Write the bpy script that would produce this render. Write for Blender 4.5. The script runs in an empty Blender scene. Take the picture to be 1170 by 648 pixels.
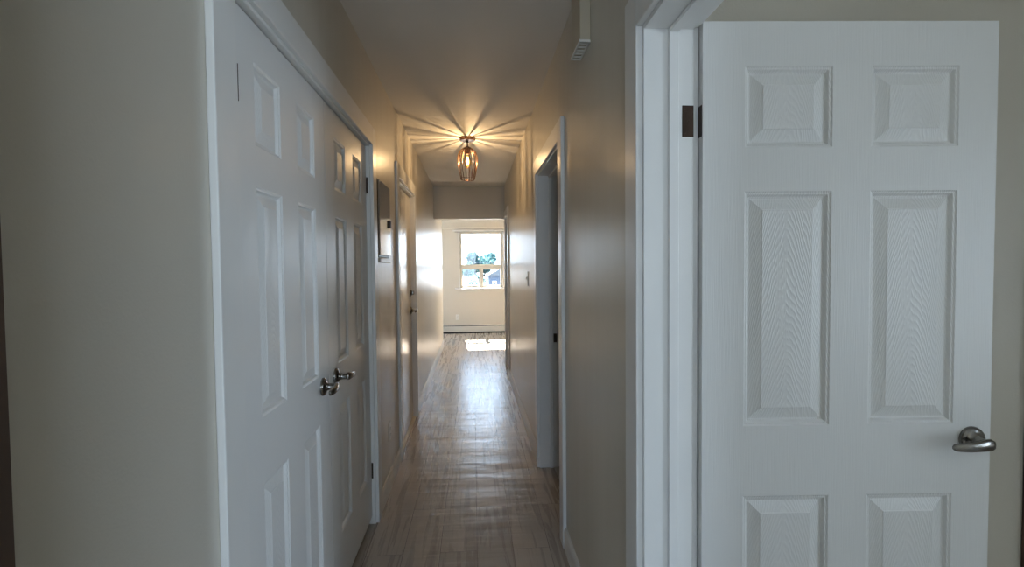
import bpy, bmesh, math, random
from mathutils import Vector, Matrix, noise
random.seed(7)
SC = bpy.context.scene
COL = SC.collection
PI = math.pi

# ------------------------------------------------------------------ helpers
def box(bm, x0, x1, y0, y1, z0, z1, bev=0.0, seg=1):
    r = bmesh.ops.create_cube(bm, size=1.0)
    vs = r['verts']
    for v in vs:
        v.co = Vector(((x0 + x1) / 2 + v.co.x * (x1 - x0), (y0 + y1) / 2 + v.co.y * (y1 - y0),
                       (z0 + z1) / 2 + v.co.z * (z1 - z0)))
    if bev > 0:
        es = list({e for v in vs for e in v.link_edges})
        bmesh.ops.bevel(bm, geom=es, offset=bev, segments=seg, affect='EDGES', profile=0.5)
    return bm

def BM(): return bmesh.new()

def B(*a, **k): return box(BM(), *a, **k)

def lathe(bm, prof, axis='z', n=32, at=(0, 0, 0)):
    """revolve (r, h) profile about an axis; closes ends with fans"""
    at = Vector(at)
    def P(r, h, t):
        c, s = r * math.cos(t), r * math.sin(t)
        return at + (Vector((c, s, h)) if axis == 'z' else Vector((c, h, -s)) if axis == 'y' else Vector((h, c, s)))
    rings = []
    for r, h in prof:
        if r < 1e-6: rings.append([bm.verts.new(P(0, h, 0))])
        else: rings.append([bm.verts.new(P(r, h, 2 * PI * i / n)) for i in range(n)])
    for a, b in zip(rings, rings[1:]):
        for i in range(n):
            j = (i + 1) % n
            if len(a) == 1 and len(b) == 1: continue
            if len(a) == 1: bm.faces.new((a[0], b[j], b[i]))
            elif len(b) == 1: bm.faces.new((a[i], a[j], b[0]))
            else: bm.faces.new((a[i], a[j], b[j], b[i]))
    bmesh.ops.recalc_face_normals(bm, faces=bm.faces[:])
    return bm

def tube(bm, pts, rad, n=8, cap=True):
    pts = [Vector(p) for p in pts]
    rings = []
    prev = None
    for i, p in enumerate(pts):
        t = (pts[min(i + 1, len(pts) - 1)] - pts[max(i - 1, 0)]).normalized()
        if prev is None:
            a = Vector((0, 0, 1)) if abs(t.z) < .9 else Vector((1, 0, 0))
            u = t.cross(a).normalized()
        else:
            u = (prev - t * prev.dot(t)).normalized()
        prev = u
        w = t.cross(u)
        rr = rad[i] if isinstance(rad, (list, tuple)) else rad
        rings.append([bm.verts.new(p + (u * math.cos(2 * PI * k / n) + w * math.sin(2 * PI * k / n)) * rr) for k in range(n)])
    for a, b in zip(rings, rings[1:]):
        for k in range(n):
            bm.faces.new((a[k], a[(k + 1) % n], b[(k + 1) % n], b[k]))
    if cap:
        bm.faces.new(rings[0][::-1]); bm.faces.new(rings[-1])
    bmesh.ops.recalc_face_normals(bm, faces=bm.faces[:])
    return bm

def ring(bm, R, r, z, n=40, m=8):
    vs = [[bm.verts.new(((R + r * math.cos(2 * PI * j / m)) * math.cos(2 * PI * i / n),
                         (R + r * math.cos(2 * PI * j / m)) * math.sin(2 * PI * i / n),
                         z + r * math.sin(2 * PI * j / m))) for j in range(m)] for i in range(n)]
    for i in range(n):
        for j in range(m):
            bm.faces.new((vs[i][j], vs[(i + 1) % n][j], vs[(i + 1) % n][(j + 1) % m], vs[i][(j + 1) % m]))
    return bm

def obj(name, bm, m, parent=None, smooth=False, loc=None, rz=0.0):
    me = bpy.data.meshes.new(name)
    bmesh.ops.recalc_face_normals(bm, faces=bm.faces[:])
    bm.to_mesh(me); bm.free()
    if smooth:
        for p in me.polygons: p.use_smooth = True
    if m: me.materials.append(m)
    o = bpy.data.objects.new(name, me); COL.objects.link(o)
    if parent: o.parent = parent
    if loc: o.location = loc
    if rz: o.rotation_euler = (0, 0, rz)
    return o

def sharp(o, deg=35):
    me = o.data
    for p in me.polygons: p.use_smooth = True
    try: me.set_sharp_from_angle(angle=math.radians(deg))
    except Exception: pass
    return o

def tag(o, label=None, cat=None, group=None, kind=None):
    if label: o['label'] = label
    if cat: o['category'] = cat
    if group: o['group'] = group
    if kind: o['kind'] = kind
    return o

def thing(name, label, cat, loc=(0, 0, 0), rz=0, group=None):
    o = bpy.data.objects.new(name, None); COL.objects.link(o)
    o.empty_display_size = .05
    o.location = loc; o.rotation_euler = (0, 0, rz)
    return tag(o, label, cat, group)

def struct(name, bm, m, label=None, cat=None):
    o = obj(name, bm, m)
    return tag(o, label, cat, kind='structure')

# ------------------------------------------------------------------ materials
def newmat(name):
    m = bpy.data.materials.new(name); m.use_nodes = True
    nt = m.node_tree
    for n in list(nt.nodes): nt.nodes.remove(n)
    out = nt.nodes.new('ShaderNodeOutputMaterial')
    return m, nt, out

def N(nt, t, **kw):
    n = nt.nodes.new(t)
    for k, v in kw.items(): setattr(n, k, v)
    return n

def math_n(nt, op, a, b=None):
    n = N(nt, 'ShaderNodeMath', operation=op)
    for i, v in enumerate((a, b)):
        if v is None: continue
        if hasattr(v, 'is_linked'): nt.links.new(v, n.inputs[i])
        else: n.inputs[i].default_value = v
    return n.outputs[0]

def coords(nt, scale=(1, 1, 1), kind='Object', rot=(0, 0, 0)):
    tc = N(nt, 'ShaderNodeTexCoord'); mp = N(nt, 'ShaderNodeMapping')
    mp.inputs['Scale'].default_value = scale; mp.inputs['Rotation'].default_value = rot
    nt.links.new(tc.outputs[kind], mp.inputs['Vector'])
    return mp.outputs[0]

def noise_n(nt, vec, scale, detail=3, rough=.5, dist=0):
    n = N(nt, 'ShaderNodeTexNoise')
    n.inputs['Scale'].default_value = scale; n.inputs['Detail'].default_value = detail
    n.inputs['Roughness'].default_value = rough; n.inputs['Distortion'].default_value = dist
    nt.links.new(vec, n.inputs['Vector'])
    return n.outputs['Fac']

def ramp(nt, fac, stops):
    r = N(nt, 'ShaderNodeValToRGB')
    el = r.color_ramp.elements
    while len(el) < len(stops): el.new(.5)
    for e, (p, c) in zip(el, stops):
        e.position = p; e.color = (*c, 1) if len(c) == 3 else c
    nt.links.new(fac, r.inputs[0])
    return r.outputs[0]

def mixc(nt, fac, a, b, mode='MIX'):
    n = N(nt, 'ShaderNodeMix', data_type='RGBA', blend_type=mode)
    for i, v in ((0, fac), (6, a), (7, b)):
        if hasattr(v, 'is_linked'): nt.links.new(v, n.inputs[i])
        else: n.inputs[i].default_value = v if i == 0 else (*v, 1)
    return n.outputs[2]

def bump(nt, h, strength, dist=.001, normal=None):
    b = N(nt, 'ShaderNodeBump')
    b.inputs['Strength'].default_value = strength; b.inputs['Distance'].default_value = dist
    nt.links.new(h, b.inputs['Height'])
    if normal: nt.links.new(normal, b.inputs['Normal'])
    return b.outputs[0]

def principled(nt, out, col, rough, metal=0, spec=.5, normal=None):
    p = N(nt, 'ShaderNodeBsdfPrincipled')
    if hasattr(col, 'is_linked'): nt.links.new(col, p.inputs['Base Color'])
    else: p.inputs['Base Color'].default_value = (*col, 1)
    if hasattr(rough, 'is_linked'): nt.links.new(rough, p.inputs['Roughness'])
    else: p.inputs['Roughness'].default_value = rough
    p.inputs['Metallic'].default_value = metal
    p.inputs['Specular IOR Level'].default_value = spec
    if normal: nt.links.new(normal, p.inputs['Normal'])
    nt.links.new(p.outputs[0], out.inputs['Surface'])
    return p

def mat_plain(name, col, rough=.5, metal=0, spec=.5, var=.06, bs=0.0, bscale=300):
    m, nt, out = newmat(name)
    v = coords(nt)
    f = noise_n(nt, v, 6, 4)
    c = ramp(nt, f, [(.3, tuple(x * (1 - var) for x in col)), (.7, tuple(min(1, x * (1 + var)) for x in col))])
    nrm = bump(nt, noise_n(nt, v, bscale, 2), bs, .001) if bs else None
    principled(nt, out, c, rough, metal, spec, nrm)
    return m

def mat_wall(name, col, rough=.36, bs=.35, spec=.5):
    """eggshell paint rolled on plaster: orange-peel stipple and vertical roller lap marks"""
    m, nt, out = newmat(name)
    v = coords(nt)
    big = noise_n(nt, v, 1.3, 3)
    c = ramp(nt, big, [(.3, tuple(x * .97 for x in col)), (.7, tuple(x * 1.02 for x in col))])
    lap = noise_n(nt, coords(nt, (16, 16, .8)), 1.0, 2, .5)
    peel = noise_n(nt, v, 160, 2)
    r = N(nt, 'ShaderNodeMapRange'); nt.links.new(lap, r.inputs[0])
    r.inputs[1].default_value = .3; r.inputs[2].default_value = .7
    r.inputs[3].default_value = rough - .03; r.inputs[4].default_value = rough + .04
    n1 = bump(nt, lap, .035, .003)
    n2 = bump(nt, peel, bs, .0012, n1)
    principled(nt, out, c, r.outputs[0], 0, spec, n2)
    return m

def mat_door(name, col, rough=.33, mode='v'):
    """moulded door skin: embossed wood grain in white paint"""
    m, nt, out = newmat(name)
    if mode == 'panel':
        tc = N(nt, 'ShaderNodeTexCoord'); sp = N(nt, 'ShaderNodeSeparateXYZ')
        nt.links.new(tc.outputs['Object'], sp.inputs[0])
        wob = noise_n(nt, coords(nt, (22, 22, 3.5)), 1.0, 3, .5)
        x2 = math_n(nt, 'MULTIPLY', math_n(nt, 'POWER', math_n(nt, 'ABSOLUTE', sp.outputs[0]), 1.45), 9.0)
        f = math_n(nt, 'ADD', math_n(nt, 'ADD', x2, math_n(nt, 'MULTIPLY', wob, .13)), sp.outputs[2])
        s = math_n(nt, 'SINE', math_n(nt, 'MULTIPLY', f, 2 * PI / .023))
        s = math_n(nt, 'POWER', math_n(nt, 'ADD', math_n(nt, 'MULTIPLY', s, .5), .5), 2.0)
        fine = noise_n(nt, coords(nt, (420, 420, 18)), 1.0, 2)
        h = math_n(nt, 'ADD', math_n(nt, 'MULTIPLY', s, math_n(nt, 'ADD', math_n(nt, 'MULTIPLY', fine, .5), .5)), math_n(nt, 'MULTIPLY', fine, .4))
        st = .55
    else:
        sc = (330, 330, 9) if mode == 'v' else (9, 9, 330)
        h = noise_n(nt, coords(nt, sc), 1.0, 3, .6)
        st = .6
    nrm = bump(nt, h, st, .0009)
    principled(nt, out, col, rough, 0, .5, nrm)
    return m

def mat_floor():
    m, nt, out = newmat('vinyl_plank')
    v = coords(nt, (1, 1, 1), 'Object', (0, 0, PI / 2))
    br = N(nt, 'ShaderNodeTexBrick')
    br.offset = .37; br.offset_frequency = 2; br.squash = 1
    br.inputs['Scale'].default_value = 1
    br.inputs['Brick Width'].default_value = 1.22; br.inputs['Row Height'].default_value = .178
    br.inputs['Mortar Size'].default_value = .0011; br.inputs['Mortar Smooth'].default_value = .2
    br.inputs['Bias'].default_value = 0
    br.inputs['Color1'].default_value = (.0, .0, .0, 1); br.inputs['Color2'].default_value = (1, 1, 1, 1)
    br.inputs['Mortar'].default_value = (.5, .5, .5, 1)
    nt.links.new(v, br.inputs['Vector'])
    tone = ramp(nt, br.outputs['Color'], [(0, (.41, .36, .31)), (1, (.52, .46, .40))])
    # offset the grain from plank to plank
    tc = N(nt, 'ShaderNodeTexCoord')
    add = N(nt, 'ShaderNodeVectorMath', operation='ADD')
    sc = N(nt, 'ShaderNodeVectorMath', operation='SCALE'); sc.inputs['Scale'].default_value = 13.7
    nt.links.new(br.outputs['Color'], sc.inputs[0])
    nt.links.new(tc.outputs['Object'], add.inputs[0]); nt.links.new(sc.outputs[0], add.inputs[1])
    mp = N(nt, 'ShaderNodeMapping'); mp.inputs['Scale'].default_value = (26, 1.3, 1)
    nt.links.new(add.outputs[0], mp.inputs['Vector'])
    g1 = noise_n(nt, mp.outputs[0], 1.0, 6, .62, .6)
    mp2 = N(nt, 'ShaderNodeMapping'); mp2.inputs['Scale'].default_value = (85, 2.2, 1)
    nt.links.new(add.outputs[0], mp2.inputs['Vector'])
    g2 = noise_n(nt, mp2.outputs[0], 1.0, 4, .6, .3)
    c = mixc(nt, ramp(nt, g1, [(.32, (.34,) * 3), (.52, (.03,) * 3), (1, (0,) * 3)]), tone, (.115, .085, .066))
    c = mixc(nt, ramp(nt, g2, [(.27, (.32,) * 3), (.37, (0,) * 3), (1, (0,) * 3)]), c, (.075, .055, .043))
    c = mixc(nt, ramp(nt, g1, [(.5, (0,) * 3), (.75, (.5,) * 3)]), c, (.37, .31, .255))
    c = mixc(nt, br.outputs['Fac'], c, (.07, .05, .04))
    cross = noise_n(nt, coords(nt, (5, 60, 1)), 1.0, 3)      # faint cross-sawn marks
    c = mixc(nt, ramp(nt, cross, [(.55, (0,) * 3), (.75, (.22,) * 3)]), c, (.42, .36, .31))
    wave = noise_n(nt, coords(nt, (2.2, 3.6, 1)), 1.0, 2)    # the sheet lies slightly uneven
    ridge = noise_n(nt, coords(nt, (1.1, 7.5, 1)), 1.0, 3)
    n0 = bump(nt, math_n(nt, 'ADD', wave, math_n(nt, 'MULTIPLY', ridge, .9)), .34, .022)
    n1 = bump(nt, g1, .12, .002, n0)
    n2 = bump(nt, math_n(nt, 'SUBTRACT', 1.0, br.outputs['Fac']), .4, .001, n1)
    r = N(nt, 'ShaderNodeMapRange'); nt.links.new(g1, r.inputs[0])
    r.inputs[3].default_value = .20; r.inputs[4].default_value = .36
    principled(nt, out, c, r.outputs[0], 0, .40, n2)
    return m

def mat_glass(name, tint=(1, 1, 1), refl=.9):
    m, nt, out = newmat(name)
    t = N(nt, 'ShaderNodeBsdfTransparent'); t.inputs[0].default_value = (*tint, 1)
    g = N(nt, 'ShaderNodeBsdfGlossy'); g.inputs['Roughness'].default_value = .02
    fr = N(nt, 'ShaderNodeFresnel'); fr.inputs[0].default_value = 1.45
    mx = N(nt, 'ShaderNodeMixShader')
    nt.links.new(math_n(nt, 'MULTIPLY', fr.outputs[0], refl), mx.inputs[0])
    nt.links.new(t.outputs[0], mx.inputs[1]); nt.links.new(g.outputs[0], mx.inputs[2])
    nt.links.new(mx.outputs[0], out.inputs['Surface'])
    return m

def mat_emit(name, col, s):
    m, nt, out = newmat(name)
    e = N(nt, 'ShaderNodeEmission'); e.inputs[0].default_value = (*col, 1); e.inputs[1].default_value = s
    nt.links.new(e.outputs[0], out.inputs['Surface'])
    return m

def mat_leaf(name, a, b):
    m, nt, out = newmat(name)
    c = ramp(nt, noise_n(nt, coords(nt), 1.2, 3), [(.3, a), (.7, b)])
    d = N(nt, 'ShaderNodeBsdfDiffuse'); t = N(nt, 'ShaderNodeBsdfTranslucent')
    nt.links.new(c, d.inputs[0]); nt.links.new(c, t.inputs[0])
    mx = N(nt, 'ShaderNodeMixShader'); mx.inputs[0].default_value = .45
    nt.links.new(d.outputs[0], mx.inputs[1]); nt.links.new(t.outputs[0], mx.inputs[2])
    nt.links.new(mx.outputs[0], out.inputs['Surface'])
    return m

WALL = mat_wall('greige_wall_paint', (.60, .56, .485), .31)
CEIL = mat_wall('ceiling_paint', (.80, .775, .73), rough=.5, bs=.2, spec=.3)
TRIM = mat_plain('white_trim_paint', (.78, .775, .76), .30, var=.02, bs=.05, bscale=120)
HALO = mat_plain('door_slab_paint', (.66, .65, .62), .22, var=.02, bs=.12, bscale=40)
DV = mat_door('white_door_skin', (.77, .77, .76), .33, 'v')
DP = mat_door('white_door_panel', (.77, .77, .76), .33, 'panel')
FLOOR = mat_floor()
NICKEL = mat_plain('satin_nickel', (.235, .22, .20), .22, 1.0, var=.04)
BRONZE = mat_plain('tarnished_bronze_hinge', (.055, .035, .026), .42, .75, var=.35, bs=.3, bscale=200)
IRON = mat_plain('black_iron', (.045, .034, .028), .38, .8, var=.1)
COPPER = mat_plain('bronze_wire', (.16, .085, .05), .30, 1.0, var=.12)
WOOD = mat_plain('dark_stained_wood', (.085, .052, .035), .45, var=.2, bs=.2, bscale=60)
PLASTIC = mat_plain('white_plastic', (.74, .73, .70), .35, var=.02)
BEIGEP = mat_plain('yellowed_plastic', (.50, .435, .33), .42, var=.03)
DARK = mat_plain('dark_void', (.02, .018, .016), .7, var=.1)
PANELM = mat_plain('polished_grey_steel', (.50, .50, .50), .09, .75, var=.02)
ENAMEL = mat_plain('cream_enamel_steel', (.66, .65, .60), .35, var=.02)
VINYL = mat_plain('cream_window_vinyl', (.64, .60, .52), .4, var=.02)
GLASS = mat_glass('window_glass')
BULBG = mat_glass('amber_bulb_glass', (1.0, .86, .62), .7)
FIL = mat_emit('hot_filament', (1.0, .66, .24), 14.0)

# ------------------------------------------------------------------ camera
F, YAW, PITCH, ROLL, HC = 580.073, .0753, .0337, -.0097, 1.3864
cy, sy = math.cos(YAW), math.sin(YAW); cp, sp_ = math.cos(PITCH), math.sin(PITCH); cr, sr = math.cos(ROLL), math.sin(ROLL)
fwd = Vector((sy * cp, cy * cp, -sp_)); rt = Vector((cy, -sy, 0)); up = rt.cross(fwd)
r2 = rt * cr + up * sr; u2 = -rt * sr + up * cr
cam = bpy.data.cameras.new('camera'); co = bpy.data.objects.new('camera', cam); COL.objects.link(co)
cam.sensor_fit = 'HORIZONTAL'; cam.sensor_width = 36; cam.lens = F / 1170 * 36; cam.clip_start = .02; cam.clip_end = 600
M = Matrix((( r2.x, u2.x, -fwd.x, 0), (r2.y, u2.y, -fwd.y, 0), (r2.z, u2.z, -fwd.z, HC), (0, 0, 0, 1)))
co.matrix_world = M
SC.camera = co

# ------------------------------------------------------------------ the plan (metres; corridor along +y)
L, R, H = -.543, .439, 2.505
WT = .13                       # wall thickness
YB, YH, YE, YF = -2.8, 7.12, 8.94, 10.637   # back wall, header, end of left wall, far wall
CW, CT = .097, .018            # casing width, thickness
ZD = 2.045                     # closet head
C0, C1 = 1.226, 2.768          # closet opening
E0, E1 = 3.728, 4.728          # entry door opening
A0, A1, ZA = .30, 1.297, 2.003 # doorway to the room with the open door
D0, D1, ZB = 2.51, 3.437, 2.01 # second doorway
G0, G1, ZG = 6.325, 6.87, 2.04 # third doorway
XE, XW = 3.7, -2.8             # outer sides

# floor, ceiling
struct('floor', B(XW - .2, XE + .2, YB - .2, YF + .2, -.12, 0), FLOOR, 'grey brown wood plank vinyl floor running down the corridor', 'floor')
struct('ceiling', B(XW - .2, XE + .2, YB - .2, YF + .2, H, H + .15), CEIL, 'off white plaster ceiling over the corridor', 'ceiling')

# left wall with closet and entry recesses
bm = BM()
xl = L - WT
box(bm, xl, L, YB, C0, 0, H); box(bm, xl, L, C0, C1, ZD, H)
box(bm, xl, L, C1, E0, 0, H); box(bm, xl, L, E0, E1, ZD, H); box(bm, xl, L, E1, YE, 0, H)
box(bm, xl - .62, xl - .55, C0 - .1, C1 + .1, 0, H)                    # closet back and cheeks
box(bm, xl - .55, xl, C0 - .1, C0 - .03, 0, H); box(bm, xl - .55, xl, C1 + .03, C1 + .1, 0, H)
box(bm, xl - .09, xl - .02, E0 - .1, E1 + .1, 0, H)                     # landing side of the entry door
struct('wall_left', bm, WALL, 'greige painted wall on the left of the corridor', 'wall')

# right wall with three doorways
bm = BM()
xr = R + WT
box(bm, R, xr, YB, A0, 0, H); box(bm, R, xr, A0, A1, ZA, H)
box(bm, R, xr, A1, D0, 0, H); box(bm, R, xr, D0, D1, ZB, H)
box(bm, R, xr, D1, G0, 0, H); box(bm, R, xr, G0, G1, ZG, H); box(bm, R, xr, G1, YH + .14, 0, H)
struct('wall_right', bm, WALL, 'greige painted wall on the right of the corridor', 'wall')
struct('wall_header', B(L, R, YH, YH + .14, 2.055, H), WALL, 'greige dropped beam across the far end of the corridor', 'wall')
K0, K1, KZ0, KZ1 = -.53, .16, .50, 2.40          # added window behind the camera, unseen, to fill the corridor with light
bm = BM()
box(bm, XW, K0, YB - .15, YB, 0, H); box(bm, K1, XE, YB - .15, YB, 0, H)
box(bm, K0, K1, YB - .15, YB, 0, KZ0); box(bm, K0, K1, YB - .15, YB, KZ1, H)
struct('wall_back', bm, WALL)
# room behind the open door, and the dark rooms along the right
struct('wall_bedroom', B(xr, XE, 1.42, 1.54, 0, H), WALL, 'greige bedroom wall behind the open white door', 'wall')
struct('wall_partition', B(xr, XE, YH - .0, YH + .12, 0, H), WALL)
struct('wall_divider', B(xr, XE, 5.55, 5.67, 0, H), WALL)
W0, W1, WZ0, WZ1 = -2.75, -.62, .40, 2.15        # bedroom window, on the right outside the frame
bm = BM()
box(bm, XE, XE + .15, YB, W0, 0, H); box(bm, XE, XE + .15, W0, W1, 0, WZ0); box(bm, XE, XE + .15, W0, W1, WZ1, H)
box(bm, XE, XE + .15, W1, YF, 0, H)
struct('wall_east', bm, WALL)
bm = BM()
V0, V1, VZ0, VZ1 = 9.05, 10.45, .6, 2.3          # added living room side window, unseen, for indirect light
box(bm, XW - .15, XW, YB, V0, 0, H); box(bm, XW - .15, XW, V0, V1, 0, VZ0); box(bm, XW - .15, XW, V0, V1, VZ1, H)
box(bm, XW - .15, XW, V1, YF, 0, H)
struct('wall_west', bm, WALL)
struct('wall_return', B(XW, xl, YE - .12, YE, 0, H), WALL)

# far wall with its window opening
X0, X1, Z0, Z1 = -.285, .612, .945, 2.115
Q0, Q1 = 2.0, 3.5                                # added second window, hidden to the right, for extra sun bounce
bm = BM()
box(bm, XW, X0, YF, YF + .2, 0, H); box(bm, X1, Q0, YF, YF + .2, 0, H); box(bm, Q1, XE, YF, YF + .2, 0, H)
box(bm, Q0, Q1, YF, YF + .2, 0, Z0); box(bm, Q0, Q1, YF, YF + .2, Z1, H)
box(bm, X0, X1, YF, YF + .2, 0, Z0); box(bm, X0, X1, YF, YF + .2, Z1, H)
struct('wall_far', bm, WALL, 'pale cream wall with the window at the far end', 'wall')

# ------------------------------------------------------------------ far window
def frame_bm(x0, x1, z0, z1, y0, y1, w, wb=None):
    bm = BM(); wb = wb or w
    box(bm, x0, x0 + w, y0, y1, z0, z1, .003); box(bm, x1 - w, x1, y0, y1, z0, z1, .003)
    box(bm, x0 + w, x1 - w, y0, y1, z0, z0 + wb, .003); box(bm, x0 + w, x1 - w, y0, y1, z1 - w, z1, .003)
    return bm
win = struct('window_1', frame_bm(X0, X1, Z0, Z1, YF + .03, YF + .16, .028), VINYL,
             'cream framed window with one large pane over two small sliders', 'window')
obj('window_transom', B(X0 + .028, X1 - .028, YF + .02, YF + .14, 1.352, 1.417, .004), VINYL, win)
obj('window_mullion', B(.143, .180, YF + .04, YF + .13, Z0 + .028, 1.352, .004), VINYL, win)
for a, b in ((X0 + .028, .143), (.180, X1 - .028)):
    s = obj('sash', frame_bm(a, b, Z0 + .028, 1.352, YF + .06, YF + .11, .022), VINYL, win)
    obj('pane', B(a + .022, b - .022, YF + .083, YF + .087, Z0 + .05, 1.33), GLASS, s)
s = obj('sash', frame_bm(X0 + .028, X1 - .028, 1.417, Z1 - .028, YF + .06, YF + .11, .016), VINYL, win)
obj('pane', B(X0 + .044, X1 - .044, YF + .083, YF + .087, 1.433, Z1 - .044), GLASS, s)
bm = BM(); box(bm, X0 - .105, X1 + .09, YF - .045, YF + .03, .915, .945, .006, 2)
box(bm, X0 - .02, X0, YF - .008, YF + .03, .945, Z1 + .02, .002); box(bm, X1, X1 + .02, YF - .008, YF + .03, .945, Z1 + .02, .002)
obj('window_sill', bm, TRIM, win)

# pelmet above, blind rail
bm = BM()
box(bm, XW, XE, YF - .10, YF, 2.172, 2.207, .004); box(bm, XW, XE, YF - .07, YF, 2.207, 2.306); box(bm, XW, XE, YF - .10, YF, 2.306, H)
struct('trim_1', bm, VINYL, 'cream boxed ledge along the top of the far wall', 'trim')
rail = thing('roller_blind', 'white rolled up blind across the head of the far window', 'blind', (.14, YF, 2.108))
obj('head_rail', B(-.56, .56, -.055, -.012, .012, .048, .006, 2), PLASTIC, rail)
obj('bottom_bar', B(-.52, .52, -.042, -.022, -.004, .011, .003), mat_plain('grey_bar', (.30, .29, .27), .4), rail)

# baseboard heater under the window
heat = thing('baseboard_heater', 'long white baseboard heater along the foot of the far wall', 'heater', (0, YF, 0))
bm = BM()
prof = [(0, .03), (-.058, .03), (-.066, .04), (-.066, .135), (-.058, .150)]
def extr(bm, pts, x0, x1):
    a = [bm.verts.new((x0, y, z)) for y, z in pts]; b = [bm.verts.new((x1, y, z)) for y, z in pts]
    n = len(pts)
    for i in range(n): bm.faces.new((a[i], a[(i + 1) % n], b[(i + 1) % n], b[i]))
    bm.faces.new(a); bm.faces.new(b[::-1])
extr(bm, [(-.003, .03), (-.060, .03), (-.066, .038), (-.066, .138), (-.060, .148), (-.003, .148)], -2.2, 3.0)
obj('heater_cover', bm, ENAMEL, heat)
obj('vent_slot', B(-2.19, 2.99, -.055, -.002, .148, .163), DARK, heat)
obj('top_cap', B(-2.2, 3.0, -.060, -.001, .163, .173, .002), ENAMEL, heat)
obj('foot', B(-2.18, 2.98, -.050, -.004, .0, .03), DARK, heat)  # dark strip standing in for the shade in the gap below the cover

# ------------------------------------------------------------------ door frames
def door_frame(n, side, y0, y1, zh, label, room_casing=True, stop=None, depth=WT, set_back=0.0):
    """jamb (mesh) > casing. side=-1 left wall (x=L), +1 right wall (x=R)"""
    x = L if side < 0 else R
    def bx(bm, a0, a1, *r, **k):     # a = distance into the wall from the corridor face (+ = into wall)
        xa, xb = x + side * a0, x + side * a1
        box(bm, min(xa, xb), max(xa, xb), *r, **k)
    jt = .016                        # jamb lining inside the opening
    bm = BM()
    bx(bm, -.001, depth, y0, y0 + jt, 0, zh, bev=.0015); bx(bm, -.001, depth, y1 - jt, y1, 0, zh, bev=.0015)
    bx(bm, -.001, depth, y0 + jt, y1 - jt, zh - jt, zh, bev=.0015)
    if stop:
        s0, s1 = stop
        bx(bm, s0, s1, y0 + jt, y0 + jt + .011, 0, zh - jt, bev=.002); bx(bm, s0, s1, y1 - jt - .011, y1 - jt, 0, zh - jt, bev=.002)
        bx(bm, s0, s1, y0 + jt + .011, y1 - jt - .011, zh - jt - .011, zh - jt, bev=.002)
    t = struct('trim_%d' % n, bm, TRIM, label, 'door frame')
    rv = .006
    bm = BM()
    def leg(a0, a1):
        bx(bm, a0, a1, y0 - CW + rv - set_back, y0 + rv - set_back, 0, zh + CW - rv, bev=.003, seg=2)
        bx(bm, a0, a1, y1 - rv, y1 + CW - rv, 0, zh + CW - rv, bev=.003, seg=2)
        bx(bm, a0, a1, y0 + rv - set_back, y1 - rv, zh - rv, zh + CW - rv, bev=.003, seg=2)
    leg(-CT, 0)
    if room_casing: leg(depth, depth + CT)
    obj('casing', bm, TRIM, t)
    return t

door_frame(2, -1, C0, C1, ZD, 'white frame around the double closet doors', False, (.058, .075), set_back=.036)
door_frame(3, -1, E0, E1, ZD, 'white frame around the flat apartment entry door', False, (.075, .10))
f1 = door_frame(4, 1, A0, A1, ZA, 'white frame of the doorway beside the open panelled door', True, (.062, .088))
f2 = door_frame(5, 1, D0, D1, ZB, 'white frame of the dark empty doorway halfway along', True, (.070, .095))
door_frame(6, 1, G0, G1, ZG, 'white frame of the last doorway on the right', True)
sp = obj('strike_plate', B(R + .100, R + .122, D1 - .0195, D1 - .0155, .865, .925, .001), BRONZE, f2)
obj('strike_hole', B(R + .106, R + .116, D1 - .0205, D1 - .0185, .88, .91), DARK, sp)

# ------------------------------------------------------------------ six-panel doors
def panel_bm(w, h, t):
    """raised panel, centred on origin, X across, Z up, both faces (normal -Y front at y=-t/2)"""
    bm = BM()
    steps = [(0, 0), (.004, .0030), (.008, .0036), (.013, .0115), (.017, .0122), (.046, .0028), (.0475, .0016)]
    for s in (-1, 1):
        prev = None
        for ins, d in steps:
            y = s * (t / 2 - d)
            x, z = w / 2 - ins, h / 2 - ins
            r = [bm.verts.new(c) for c in ((-x, y, -z), (x, y, -z), (x, y, z), (-x, y, z))]
            if prev:
                for i in range(4):
                    bm.faces.new((prev[i], prev[(i + 1) % 4], r[(i + 1) % 4], r[i]))
            prev = r
        bm.faces.new(prev)
    return bm

def leaf_bm(W, Hh, t, cols, rows):
    """slab with openings; x 0..W, z 0..Hh, y -t/2..t/2"""
    xs = sorted({0, W, *[c for p in cols for c in p]}); zs = sorted({0, Hh, *[c for p in rows for c in p]})
    holes = {(a, b) for a in cols for b in rows}
    bm = BM(); V = {}
    def v(x, y, z):
        k = (round(x, 5), round(y, 5), round(z, 5))
        if k not in V: V[k] = bm.verts.new((x, y, z))
        return V[k]
    for x0, x1 in zip(xs, xs[1:]):
        for z0, z1 in zip(zs, zs[1:]):
            if ((x0, x1), (z0, z1)) in holes: continue
            for y in (-t / 2, t / 2):
                bm.faces.new((v(x0, y, z0), v(x1, y, z0), v(x1, y, z1), v(x0, y, z1)))
    e = t / 2
    for x in (0, W):
        for z0, z1 in zip(zs, zs[1:]): bm.faces.new((v(x, -e, z0), v(x, e, z0), v(x, e, z1), v(x, -e, z1)))
    for z in (0, Hh):
        for x0, x1 in zip(xs, xs[1:]): bm.faces.new((v(x0, -e, z), v(x1, -e, z), v(x1, e, z), v(x0, e, z)))
    return bm

def panel_door(name, label, W, Hh, t, cols, rows, loc, rz, cat='door'):
    d = obj(name, leaf_bm(W, Hh, t, cols, rows), DV, None, False, loc, rz)
    tag(d, label, cat, kind='structure')
    for a in cols:
        for b in rows:
            obj('panel', panel_bm(a[1] - a[0], b[1] - b[0], t), DP, d, False, ((a[0] + a[1]) / 2, 0, (b[0] + b[1]) / 2))
    return d

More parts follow.
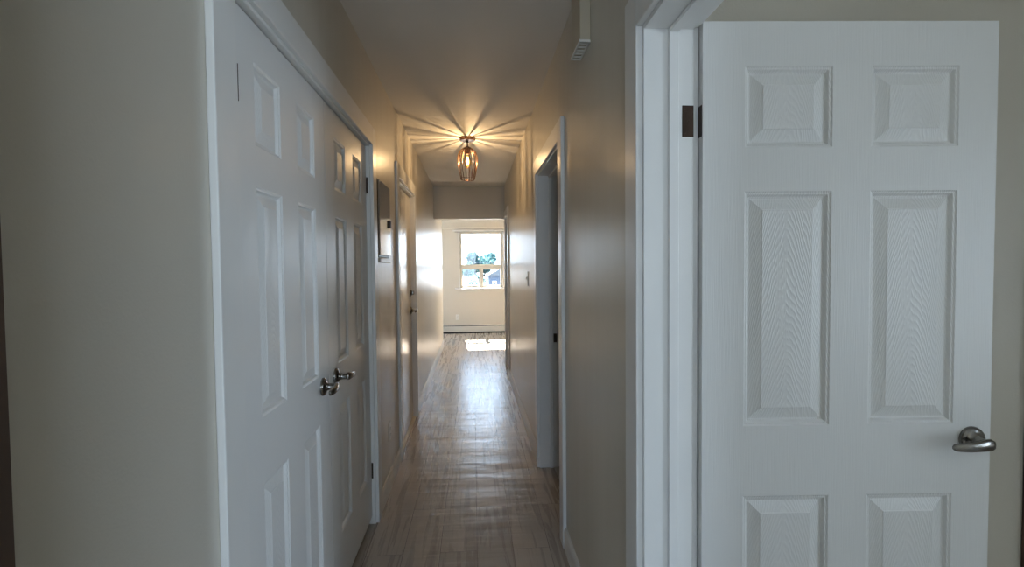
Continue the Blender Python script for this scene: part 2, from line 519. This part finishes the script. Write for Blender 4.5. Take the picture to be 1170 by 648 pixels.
def lever_handle(parent, loc, dirx, face, drop=0.0):
    """rosette on the face; face=-1 -> sticks out along local -y; dirx=+-1 lever direction along local x"""
    bm = BM()
    prof = [(0, 0), (.0335, 0), (.0335, .004), (.031, .009), (.024, .012), (.0165, .0145), (.0135, .020), (.0115, .030), (.0115, .047), (0, .047)]
    lathe(bm, [(r, face * h) for r, h in prof], 'y', 32)
    h = sharp(obj('door_handle', bm, NICKEL, parent, True, loc), 50)
    bm = BM()
    st = [(-.0140, .0050, .004, .0), (-.0120, .0105, .0065, .0), (-.004, .0150, .0085, .0), (.010, .0150, .0085, .0), (.030, .0132, .0075, .0018),
          (.055, .0115, .0068, .0035), (.078, .0105, .0062, .0045), (.088, .0085, .0052, .0050), (.092, .0040, .003, .0055)]
    rings = []
    for x, hz, hy, dz in st:
        r_ = []
        off = .001 - dz - drop * max(0, x)
        bow = .006 * math.sin(max(0, x) / .092 * PI)
        for k in range(12):
            a = 2 * PI * k / 12
            ca, sa = math.cos(a), math.sin(a)
            q = 3.2
            px = math.copysign(abs(ca) ** (2 / q), ca) * hy; pz = math.copysign(abs(sa) ** (2 / q), sa) * hz
            r_.append(bm.verts.new((dirx * x, face * (.050 + bow) + px, off + pz)))
        rings.append(r_)
    for a, b in zip(rings, rings[1:]):
        for k in range(12): bm.faces.new((a[k], a[(k + 1) % 12], b[(k + 1) % 12], b[k]))
    bm.faces.new(rings[0]); bm.faces.new(rings[-1])
    sharp(obj('lever', bm, NICKEL, h, True), 50)
    return h

# the open door on the right
TD = .035
ang = -.0597
DX, DY = .5875, 1.2668
colsA = [(.108, .334), (.435, .662)]
rowsA = [(.25, .757), (.942, 1.551), (1.663, 1.868)]
c_, s_ = math.cos(ang), math.sin(ang)
ctr = Vector((DX - s_ * TD / 2, DY + c_ * TD / 2, .022))
d1 = panel_door('door_1', 'white six panel door standing open at the right', .762, 1.98, TD, colsA, rowsA, ctr, ang)
lever_handle(d1, (.711, -TD / 2, .900), -1, -1)
lever_handle(d1, (.711, TD / 2, .900), -1, 1)
obj('latch_plate', B(.7615, .7635, -.012, .012, .875, .935), NICKEL, d1)
for z in (1.715, .2):
    hb = BM()
    box(hb, -.0018, -.0002, -.012, .016, z - .022, z + .058, .0004)
    h = obj('door_hinge', hb, BRONZE, d1)
    bm = BM(); lathe(bm, [(0, z - .024), (.0052, z - .024), (.0052, z + .060), (0, z + .060)], 'z', 14, (-.008, .0215, 0))
    sharp(obj('knuckle', bm, BRONZE, h, True))
    jl = BM()
    box(jl, R + .100, R + WT, A1 - .0180, A1 - .0158, z, z + .080, .0004)
    j = obj('hinge_leaf', jl, BRONZE, f1)
    for zz, xx in ((.012, .108), (.040, .117), (.068, .108)):
        obj('screw', lathe(BM(), [(.0032, A1 - .0180), (.0032, A1 - .0186), (0, A1 - .0190)], 'y', 12, (R + xx, 0, z + zz)), BRONZE, j)

# closet doors (recessed in the left wall); local x runs along world +y after a +90 degree turn, local -y faces +x
colsC = [(.132, .310), (.450, .628)]
rowsC = [(.235, .772), (.948, 1.556), (1.663, 1.876)]
XD = L - .018                      # face of the closet leaves
for i, (y, lab) in enumerate(((C0 + .018, 'white six panel closet door nearest the left edge'),
                              (C0 + .018 + .757, 'white six panel closet door, the farther of the pair'))):
    d = panel_door('door_%d' % (2 + i), lab, .752, 1.98, TD, colsC, rowsC, Vector((XD - TD / 2, y, .045)), PI / 2)
    hx = .752 - .085 if i == 0 else .085
    lever_handle(d, (hx, -TD / 2, .903), -1 if i == 0 else 1, -1)
    ex = 0 if i == 0 else .752
    for z in (1.735, .20) if i == 0 else (1.735, .205):
        bm = BM(); lathe(bm, [(0, z), (.0055, z), (.0055, z + .085), (0, z + .085)], 'z', 14, (ex + (-.001 if i == 0 else .002), -TD / 2 - (.014 if i == 0 else .004), 0))
        h = sharp(obj('door_hinge', bm, BRONZE, d, True))
        s = -1 if i == 0 else 1
        obj('hinge_leaf', B(min(ex, ex + s * .010), max(ex, ex + s * .010), -TD / 2 - (.014 if i == 0 else .003), TD / 2 - .008, z, z + .085), BRONZE, h)

# entry door: flat slab
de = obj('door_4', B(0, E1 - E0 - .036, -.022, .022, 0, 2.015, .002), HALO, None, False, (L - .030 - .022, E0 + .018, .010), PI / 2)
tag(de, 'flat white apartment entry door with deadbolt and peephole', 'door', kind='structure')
WE = E1 - E0 - .036
lever_handle(de, (WE - .062, -.022, .985), -1, -1)
bm = BM(); lathe(bm, [(0, 0), (.030, 0), (.030, -.006), (.024, -.012), (0, -.013)], 'y', 28)
db = sharp(obj('deadbolt', bm, NICKEL, de, True, (WE - .062, -.022, 1.145)))
obj('thumb_turn', B(-.006, .006, -.034, -.012, -.018, .018, .003), NICKEL, db)
bm = BM(); lathe(bm, [(0, 0), (.011, 0), (.011, -.003), (.006, -.005), (0, -.004)], 'y', 20)
obj('peephole', bm, IRON, de, True, (WE / 2, -.022, 1.65))
for z in (1.755, .93, .15):
    bm = BM(); lathe(bm, [(0, z), (.0065, z), (.0065, z + .10), (0, z + .10)], 'z', 12, (.001, -.027, 0))
    h = sharp(obj('door_hinge', bm, BRONZE, de, True))
    obj('hinge_leaf', B(.001, .024, -.0245, -.0215, z, z + .10), BRONZE, h)
obj('threshold', B(L - .09, L - .002, E0 + .016, E1 - .016, 0, .009, .002), VINYL, bpy.data.objects['trim_3'])

# ------------------------------------------------------------------ baseboards
def skirting(bm, side, y0, y1):
    x = L if side < 0 else R
    t, h = .013, .105
    pts = [(0, 0), (t, 0), (t, h - .022), (t - .004, h - .008), (t - .008, h), (0, h)]
    s = -side
    a = [bm.verts.new((x + s * p, y0, z)) for p, z in pts]; b = [bm.verts.new((x + s * p, y1, z)) for p, z in pts]
    for i in range(6): bm.faces.new((a[i], a[(i + 1) % 6], b[(i + 1) % 6], b[i]))
    bm.faces.new(a); bm.faces.new(b)
bm = BM()
e = CW - .006
skirting(bm, -1, .61, C0 - e - .036); skirting(bm, -1, C1 + e, E0 - e); skirting(bm, -1, E1 + e, YE)
struct('baseboard_left', bm, TRIM, 'white baseboard along the left corridor wall', 'baseboard')
bm = BM()
skirting(bm, 1, A1 + e, D0 - e); skirting(bm, 1, D1 + e, G0 - e); skirting(bm, 1, YB, A0 - e)
struct('baseboard_right', bm, TRIM, 'white baseboard along the right corridor wall', 'baseboard')

# dark wood trims at the picture's two sides
struct('trim_7', B(L, L + .012, .45, .619, 0, 2.1, .003), WOOD, 'dark wood door casing at the far left edge', 'trim')
struct('trim_8', B(1.677, 1.77, 1.398, 1.42, 0, 2.05, .003), WOOD, 'dark wood casing at the far right edge', 'trim')

# ------------------------------------------------------------------ ceiling lamp
LP = Vector((-.040, 4.46, H))
lamp = thing('ceiling_lamp', 'bronze wire cage ceiling lamp with glowing amber bulb', 'lamp', LP)
bm = BM(); lathe(bm, [(0, 0), (.066, 0), (.068, -.004), (.068, -.022), (.064, -.026), (0, -.026)], 'z', 40)
sharp(obj('canopy', bm, COPPER, lamp, True))
bm = BM(); lathe(bm, [(0, -.026), (.012, -.026), (.011, -.040), (.006, -.044), (.006, -.082), (0, -.082)], 'z', 18)
sharp(obj('stem', bm, IRON, lamp, True))
bm = BM(); lathe(bm, [(0, -.078), (.020, -.078), (.025, -.084), (.0265, -.092), (.024, -.098), (.0265, -.104), (.0265, -.125), (.021, -.142), (0, -.142)], 'z', 28)
sharp(obj('socket', bm, COPPER, lamp, True))
def cage_r(t):       # t 0 top .. 1 bottom
    pts = [(0, .027), (.06, .052), (.14, .072), (.26, .084), (.38, .088), (.55, .083), (.75, .072), (1, .058)]
    for (a, ra), (b, rb) in zip(pts, pts[1:]):
        if t <= b:
            k = (t - a) / (b - a); return ra + (rb - ra) * k
    return .058
zt, zb = -.086, -.362
bm = BM(); ring(bm, .0275, .003, zt)
cage = obj('cage_shade', bm, COPPER, lamp, True)
obj('ring', ring(BM(), .058, .0026, zb), COPPER, cage, True); obj('ring', ring(BM(), .0595, .0020, zb + .014), COPPER, cage, True)
nw = 16
for k in range(nw):
    a = 2 * PI * (k + .5) / nw
    pts = [Vector((cage_r(t / 24) * math.cos(a), cage_r(t / 24) * math.sin(a), zt + (zb - zt) * t / 24)) for t in range(25)]
    obj('wire', tube(BM(), pts, .0034, 8), COPPER, cage, True)
bm = BM(); lathe(bm, [(.013, -.138), (.014, -.150), (.020, -.168), (.0285, -.190), (.031, -.208), (.030, -.226), (.024, -.246), (.012, -.258), (0, -.262)], 'z', 32)
bulb = obj('bulb', bm, BULBG, lamp, True)
bm = BM()
for k in range(6):
    a = 2 * PI * k / 6; a2 = a + .5
    tube(bm, [(.006 * math.cos(a), .006 * math.sin(a), -.165), (.013 * math.cos(a2), .013 * math.sin(a2), -.200), (.008 * math.cos(a), .008 * math.sin(a), -.236)], .0016, 6)
obj('filament', bm, FIL, bulb, True)
pl = bpy.data.lights.new('bulb_light', 'POINT'); pl.energy = 6.3; pl.color = (1.0, .76, .52); pl.shadow_soft_size = .002
po = bpy.data.objects.new('bulb_light', pl); COL.objects.link(po); po.parent = lamp; po.location = (0, 0, -.200)

# ------------------------------------------------------------------ wall fittings
# door chime high on the right wall (local: wall at x=0, room towards -x)
ch = thing('door_chime', 'beige plastic door chime box high on the right wall', 'door chime', (R, 1.945, 2.205))
bm = BM(); box(bm, -.040, 0, -.082, .082, .006, .235, .004, 2)
obj('chime_cover', bm, BEIGEP, ch)
bm = frame = BM()
box(bm, -.043, -.001, -.084, -.078, 0, .010, .0015); box(bm, -.043, -.001, .078, .084, 0, .010, .0015)
box(bm, -.043, -.037, -.078, .078, 0, .010, .0015); box(bm, -.007, -.001, -.078, .078, 0, .010, .0015)
g = obj('bottom_frame', bm, PLASTIC, ch)
for k in range(5): obj('louvre', B(-.037, -.007, -.062 + k * .029, -.056 + k * .029, .001, .007), PLASTIC, g)

# breaker panel on the left wall
bp = thing('breaker_panel', 'polished grey breaker panel door on left wall beside closet', 'breaker panel', (L, 3.09, 1.415))
obj('panel_frame', B(0, .012, -.185, .185, .03, .475, .003), IRON, bp)
pd = obj('panel_door', B(.012, .022, -.178, .178, .045, .468, .002), PANELM, bp)
obj('latch', B(.022, .034, .120, .150, .215, .262, .004), IRON, pd)
obj('bottom_lip', B(0, .024, -.180, .180, 0, .026, .004), PLASTIC, bp)

def duplex(name, label, loc, rz):
    """US duplex outlet, plate facing local -y"""
    t = thing(name, label, 'outlet', loc, rz, 'wall outlets')
    obj('cover_plate', B(-.036, .036, -.006, 0, -.058, .058, .003, 2), PLASTIC, t)
    for z in (-.020, .020):
        bm = BM(); lathe(bm, [(0, -.0085), (.0135, -.0085), (.0165, -.0060), (.0165, -.005)], 'y', 24, (0, 0, z))
        rr = obj('receptacle', bm, PLASTIC, t)
        bm = BM()
        box(bm, -.0075, -.0055, -.0092, -.0080, z - .001, z + .008); box(bm, .0055, .0075, -.0092, -.0080, z - .001, z + .007)
        box(bm, -.0022, .0022, -.0092, -.0080, z - .009, z - .005)
        obj('slot', bm, DARK, rr)
    bm = BM(); lathe(bm, [(.0035, -.006), (.0035, -.0068), (0, -.0072)], 'y', 12)
    obj('screw', bm, NICKEL, t)
    return t
duplex('wall_outlet', 'white outlet low on left wall between closet and entry door', (L, 3.225, .352), PI / 2)
duplex('wall_outlet', 'white outlet on the far wall below the window', (-.345, YF, .335), 0)
sw = thing('light_switch', 'white light switch on the right wall past the dark doorway', 'light switch', (R, 4.10, 1.285), -PI / 2)
obj('cover_plate', B(-.036, .036, -.006, 0, -.058, .058, .003, 2), PLASTIC, sw)
tb = BM(); box(tb, -.005, .005, -.016, -.006, -.004, .012, .002)
obj('toggle', tb, PLASTIC, sw)
for z in (-.030, .030): obj('screw', lathe(BM(), [(.0035, -.006), (.0035, -.0068), (0, -.0072)], 'y', 12, (0, 0, z)), NICKEL, sw)

# ------------------------------------------------------------------ windows outside the frame (bedroom daylight, added fill windows)
def side_window(n, y0, y1, z0, z1, xc):
    bm = BM(); x0, x1 = xc - .045, xc + .045; w = .05
    box(bm, x0, x1, y0, y0 + w, z0, z1); box(bm, x0, x1, y1 - w, y1, z0, z1)
    box(bm, x0, x1, y0 + w, y1 - w, z0, z0 + w); box(bm, x0, x1, y0 + w, y1 - w, z1 - w, z1)
    ym = (y0 + y1) / 2; box(bm, x0, x1, ym - .03, ym + .03, z0 + w, z1 - w)
    w_ = struct('window_%d' % n, bm, VINYL)
    obj('pane', B(xc - .002, xc + .002, y0 + w, y1 - w, z0 + w, z1 - w), GLASS, w_)
side_window(2, W0, W1, WZ0, WZ1, XE + .075)
side_window(3, V0, V1, VZ0, VZ1, XW - .075)  # added, out of view, to brighten the living room
w4 = struct('window_4', frame_bm(Q0, Q1, Z0, Z1, YF + .03, YF + .16, .045), VINYL)  # added, out of view, lets more sun into the living room
obj('pane', B(Q0 + .045, Q1 - .045, YF + .083, YF + .087, Z0 + .045, Z1 - .045), GLASS, w4)
w5 = struct('window_5', frame_bm(K0, K1, KZ0, KZ1, YB - .12, YB - .03, .045), VINYL)  # added, out of view, lights the corridor from behind
obj('pane', B(K0 + .045, K1 - .045, YB - .077, YB - .073, KZ0 + .045, KZ1 - .045), GLASS, w5)

# ------------------------------------------------------------------ outdoors
GRASS = mat_plain('pale_ground', (.050, .054, .052), .9, var=.2)
struct('ground', B(-150, 150, YF + 4, 420, -5.2, -5.0), GRASS, 'pale ground far below the window', 'ground')
LEAF = mat_leaf('tree_leaves', (.030, .066, .070), (.055, .110, .110))
BARK = mat_plain('bark', (.03, .025, .022), .9, var=.2)
def tree(label, x, y, ztop, w, hcrown, n, seed):
    rnd = random.Random(seed)
    zg = -5.0
    t = thing('tree', label, 'tree', (x, y, zg), 0, 'trees outside the window')
    ht = ztop - zg
    bm = BM(); tube(bm, [(0, 0, 0), (.05 * w, 0, ht * .4), (0, 0, ht * .8)], [.05 * w, .04 * w, .015 * w], 8)
    for k in range(5):
        a = k * 1.3
        tube(bm, [(0.03 * w, 0, ht - hcrown * .9), (w * .3 * math.cos(a), w * .3 * math.sin(a), ht - hcrown * .4)], [.02 * w, .007 * w], 6)
    obj('trunk', bm, BARK, t)
    bm = BM()
    lobes = [(Vector((rnd.uniform(-.34, .34) * w, rnd.uniform(-.3, .3) * w, ht - hcrown * rnd.uniform(.14, .62))), w * rnd.uniform(.13, .22)) for _ in range(13)]
    for _ in range(n):
        c, rr = rnd.choice(lobes)
        d = Vector((rnd.gauss(0, 1), rnd.gauss(0, 1), rnd.gauss(0, .8))).normalized()
        p = c + d * rr * rnd.uniform(.6, 1.1)
        s = w * rnd.uniform(.035, .065)
        a = Vector((rnd.gauss(0, 1), rnd.gauss(0, 1), rnd.gauss(0, 1))).normalized(); b = a.orthogonal().normalized()
        bm.faces.new([bm.verts.new(p + a * s), bm.verts.new(p + b * s * .5), bm.verts.new(p - a * s), bm.verts.new(p - b * s * .5)])
    obj('foliage', bm, LEAF, t)
tree('broad tree rising above the window rail outside', 1.0, 90, 4.1, 6.4, 6.0, 2600, 1)
tree('smaller tree left of the broad tree outside', -1.4, 84, 2.6, 3.0, 4.5, 900, 2)
tree('low green tree seen through the left lower pane', -.6, 45, .85, 2.4, 4.5, 900, 3)
tree('low bluish tree seen through the right lower pane', 1.2, 76.5, 1.0, 2.0, 4.0, 700, 4)
def house(label, x0, x1, y0, y1, zt, col, roofc, gable):
    hm = mat_plain('siding', col, .7, var=.04)
    t = thing('house', label, 'house', ((x0 + x1) / 2, y0, -5.0), 0, 'buildings outside the window')
    w, dp, h = (x1 - x0) / 2, y1 - y0, zt + 5
    obj('house_wall', B(-w, w, 0, dp, 0, h), hm, t)
    rm = mat_plain('roofing', roofc, .7, var=.1)
    bm = BM()
    if gable:
        p = [(-w - .3, h), (w + .3, h), (0, h + gable)]
        a = [bm.verts.new((x, -.3, z)) for x, z in p]; b = [bm.verts.new((x, dp + .3, z)) for x, z in p]
        for i in range(3): bm.faces.new((a[i], a[(i + 1) % 3], b[(i + 1) % 3], b[i]))
        bm.faces.new(a); bm.faces.new(b)
    else: box(bm, -w - .2, w + .2, -.2, dp + .2, h, h + .2)
    obj('roof', bm, rm, t)
    for k in (-.5, .5):
        f = obj('house_window', B(w * k - w * .18, w * k + w * .18, -.06, .02, h - 1.9, h - .7), PLASTIC, t)
        obj('pane', B(w * k - w * .14, w * k + w * .14, -.08, -.05, h - 1.8, h - .8), mat_plain('dark_glass', (.08, .1, .13), .1), f)
house('pale blue house seen through the right lower pane', 2.0, 4.8, 66, 74, .2, (.035, .050, .075), (.05, .055, .06), .9)
house('white flat roofed building below the window', -4, 5, 50, 62, -1.1, (.10, .10, .10), (.11, .11, .11), 0)
wires = thing('power_lines', 'thin power lines crossing the sky outside the window', 'power line', (0, 38, 0))
CABLE = mat_plain('cable', (.03, .035, .04), .6)
for z0_, z1_ in ((3.35, 3.55), (3.1, 3.2), (2.45, 2.15), (1.75, 1.62), (1.58, 1.75)):
    pts = [(-14 + 28 * k / 20, 0, z0_ + (z1_ - z0_) * (k / 20) + .25 * ((k / 10 - 1) ** 2)) for k in range(21)]
    obj('cable', tube(BM(), pts, .016, 6), CABLE, wires)
for sx in (-14, 14):
    bm = BM(); tube(bm, [(sx, 0, -5), (sx, 0, 4.8)], [.16, .12], 10)
    box(bm, sx - .06, sx + .06, -.9, .9, 3.5, 3.6)
    obj('pole', bm, BARK, wires)

# ------------------------------------------------------------------ light
w = bpy.data.worlds.new('sky'); SC.world = w; w.use_nodes = True
nt = w.node_tree
bg = nt.nodes['Background']
tc = nt.nodes.new('ShaderNodeTexCoord'); sx = nt.nodes.new('ShaderNodeSeparateXYZ'); nt.links.new(tc.outputs['Generated'], sx.inputs[0])
rp = nt.nodes.new('ShaderNodeValToRGB'); nt.links.new(sx.outputs[2], rp.inputs[0])
rp.color_ramp.elements[0].position = .0; rp.color_ramp.elements[0].color = (.70, .85, 1, 1)
rp.color_ramp.elements[1].position = .6; rp.color_ramp.elements[1].color = (.44, .67, 1, 1)
nt.links.new(rp.outputs[0], bg.inputs[0]); bg.inputs[1].default_value = 8.0

sun = bpy.data.lights.new('sun', 'SUN'); sun.energy = 110.0; sun.angle = math.radians(.6); sun.color = (1, .93, .82)
so = bpy.data.objects.new('sun', sun); COL.objects.link(so)
so.rotation_euler = Vector((.06, -1, -.885)).to_track_quat('-Z', 'Y').to_euler()

def portal(name, loc, direction, wx, wy):
    l = bpy.data.lights.new(name, 'AREA'); l.shape = 'RECTANGLE'; l.size = wx; l.size_y = wy
    l.cycles.is_portal = True
    o = bpy.data.objects.new(name, l); COL.objects.link(o); o.location = loc
    o.rotation_euler = Vector(direction).to_track_quat('-Z', 'Y').to_euler()
portal('daylight_far_window', ((X0 + X1) / 2, YF + .22, (Z0 + Z1) / 2), (0, -1, 0), X1 - X0, Z1 - Z0)
portal('daylight_bedroom_window', (XE + .17, (W0 + W1) / 2, (WZ0 + WZ1) / 2), (-1, 0, 0), W1 - W0, WZ1 - WZ0)
portal('fill_second_window', ((Q0 + Q1) / 2, YF + .22, (Z0 + Z1) / 2), (0, -1, 0), Q1 - Q0, Z1 - Z0)  # sky portal of the added second window
portal('fill_back_window', ((K0 + K1) / 2, YB - .17, (KZ0 + KZ1) / 2), (0, 1, 0), K1 - K0, KZ1 - KZ0)  # sky portal of the added window behind the camera
portal('fill_side_window', (XW - .17, (V0 + V1) / 2, (VZ0 + VZ1) / 2), (1, 0, 0), V1 - V0, VZ1 - VZ0)  # sky portal of the added living room window

# ------------------------------------------------------------------ view
vs = SC.view_settings
vs.view_transform = 'Standard'; vs.look = 'None'; vs.gamma = 1; vs.use_curve_mapping = False
vs.exposure = 0.80
SC.cycles.use_denoising = True
SC.cycles.diffuse_bounces = 8; SC.cycles.max_bounces = 14; SC.cycles.glossy_bounces = 6; SC.cycles.transparent_max_bounces = 16
SC.cycles.caustics_reflective = False; SC.cycles.caustics_refractive = False
SC.cycles.sample_clamp_indirect = 6.0
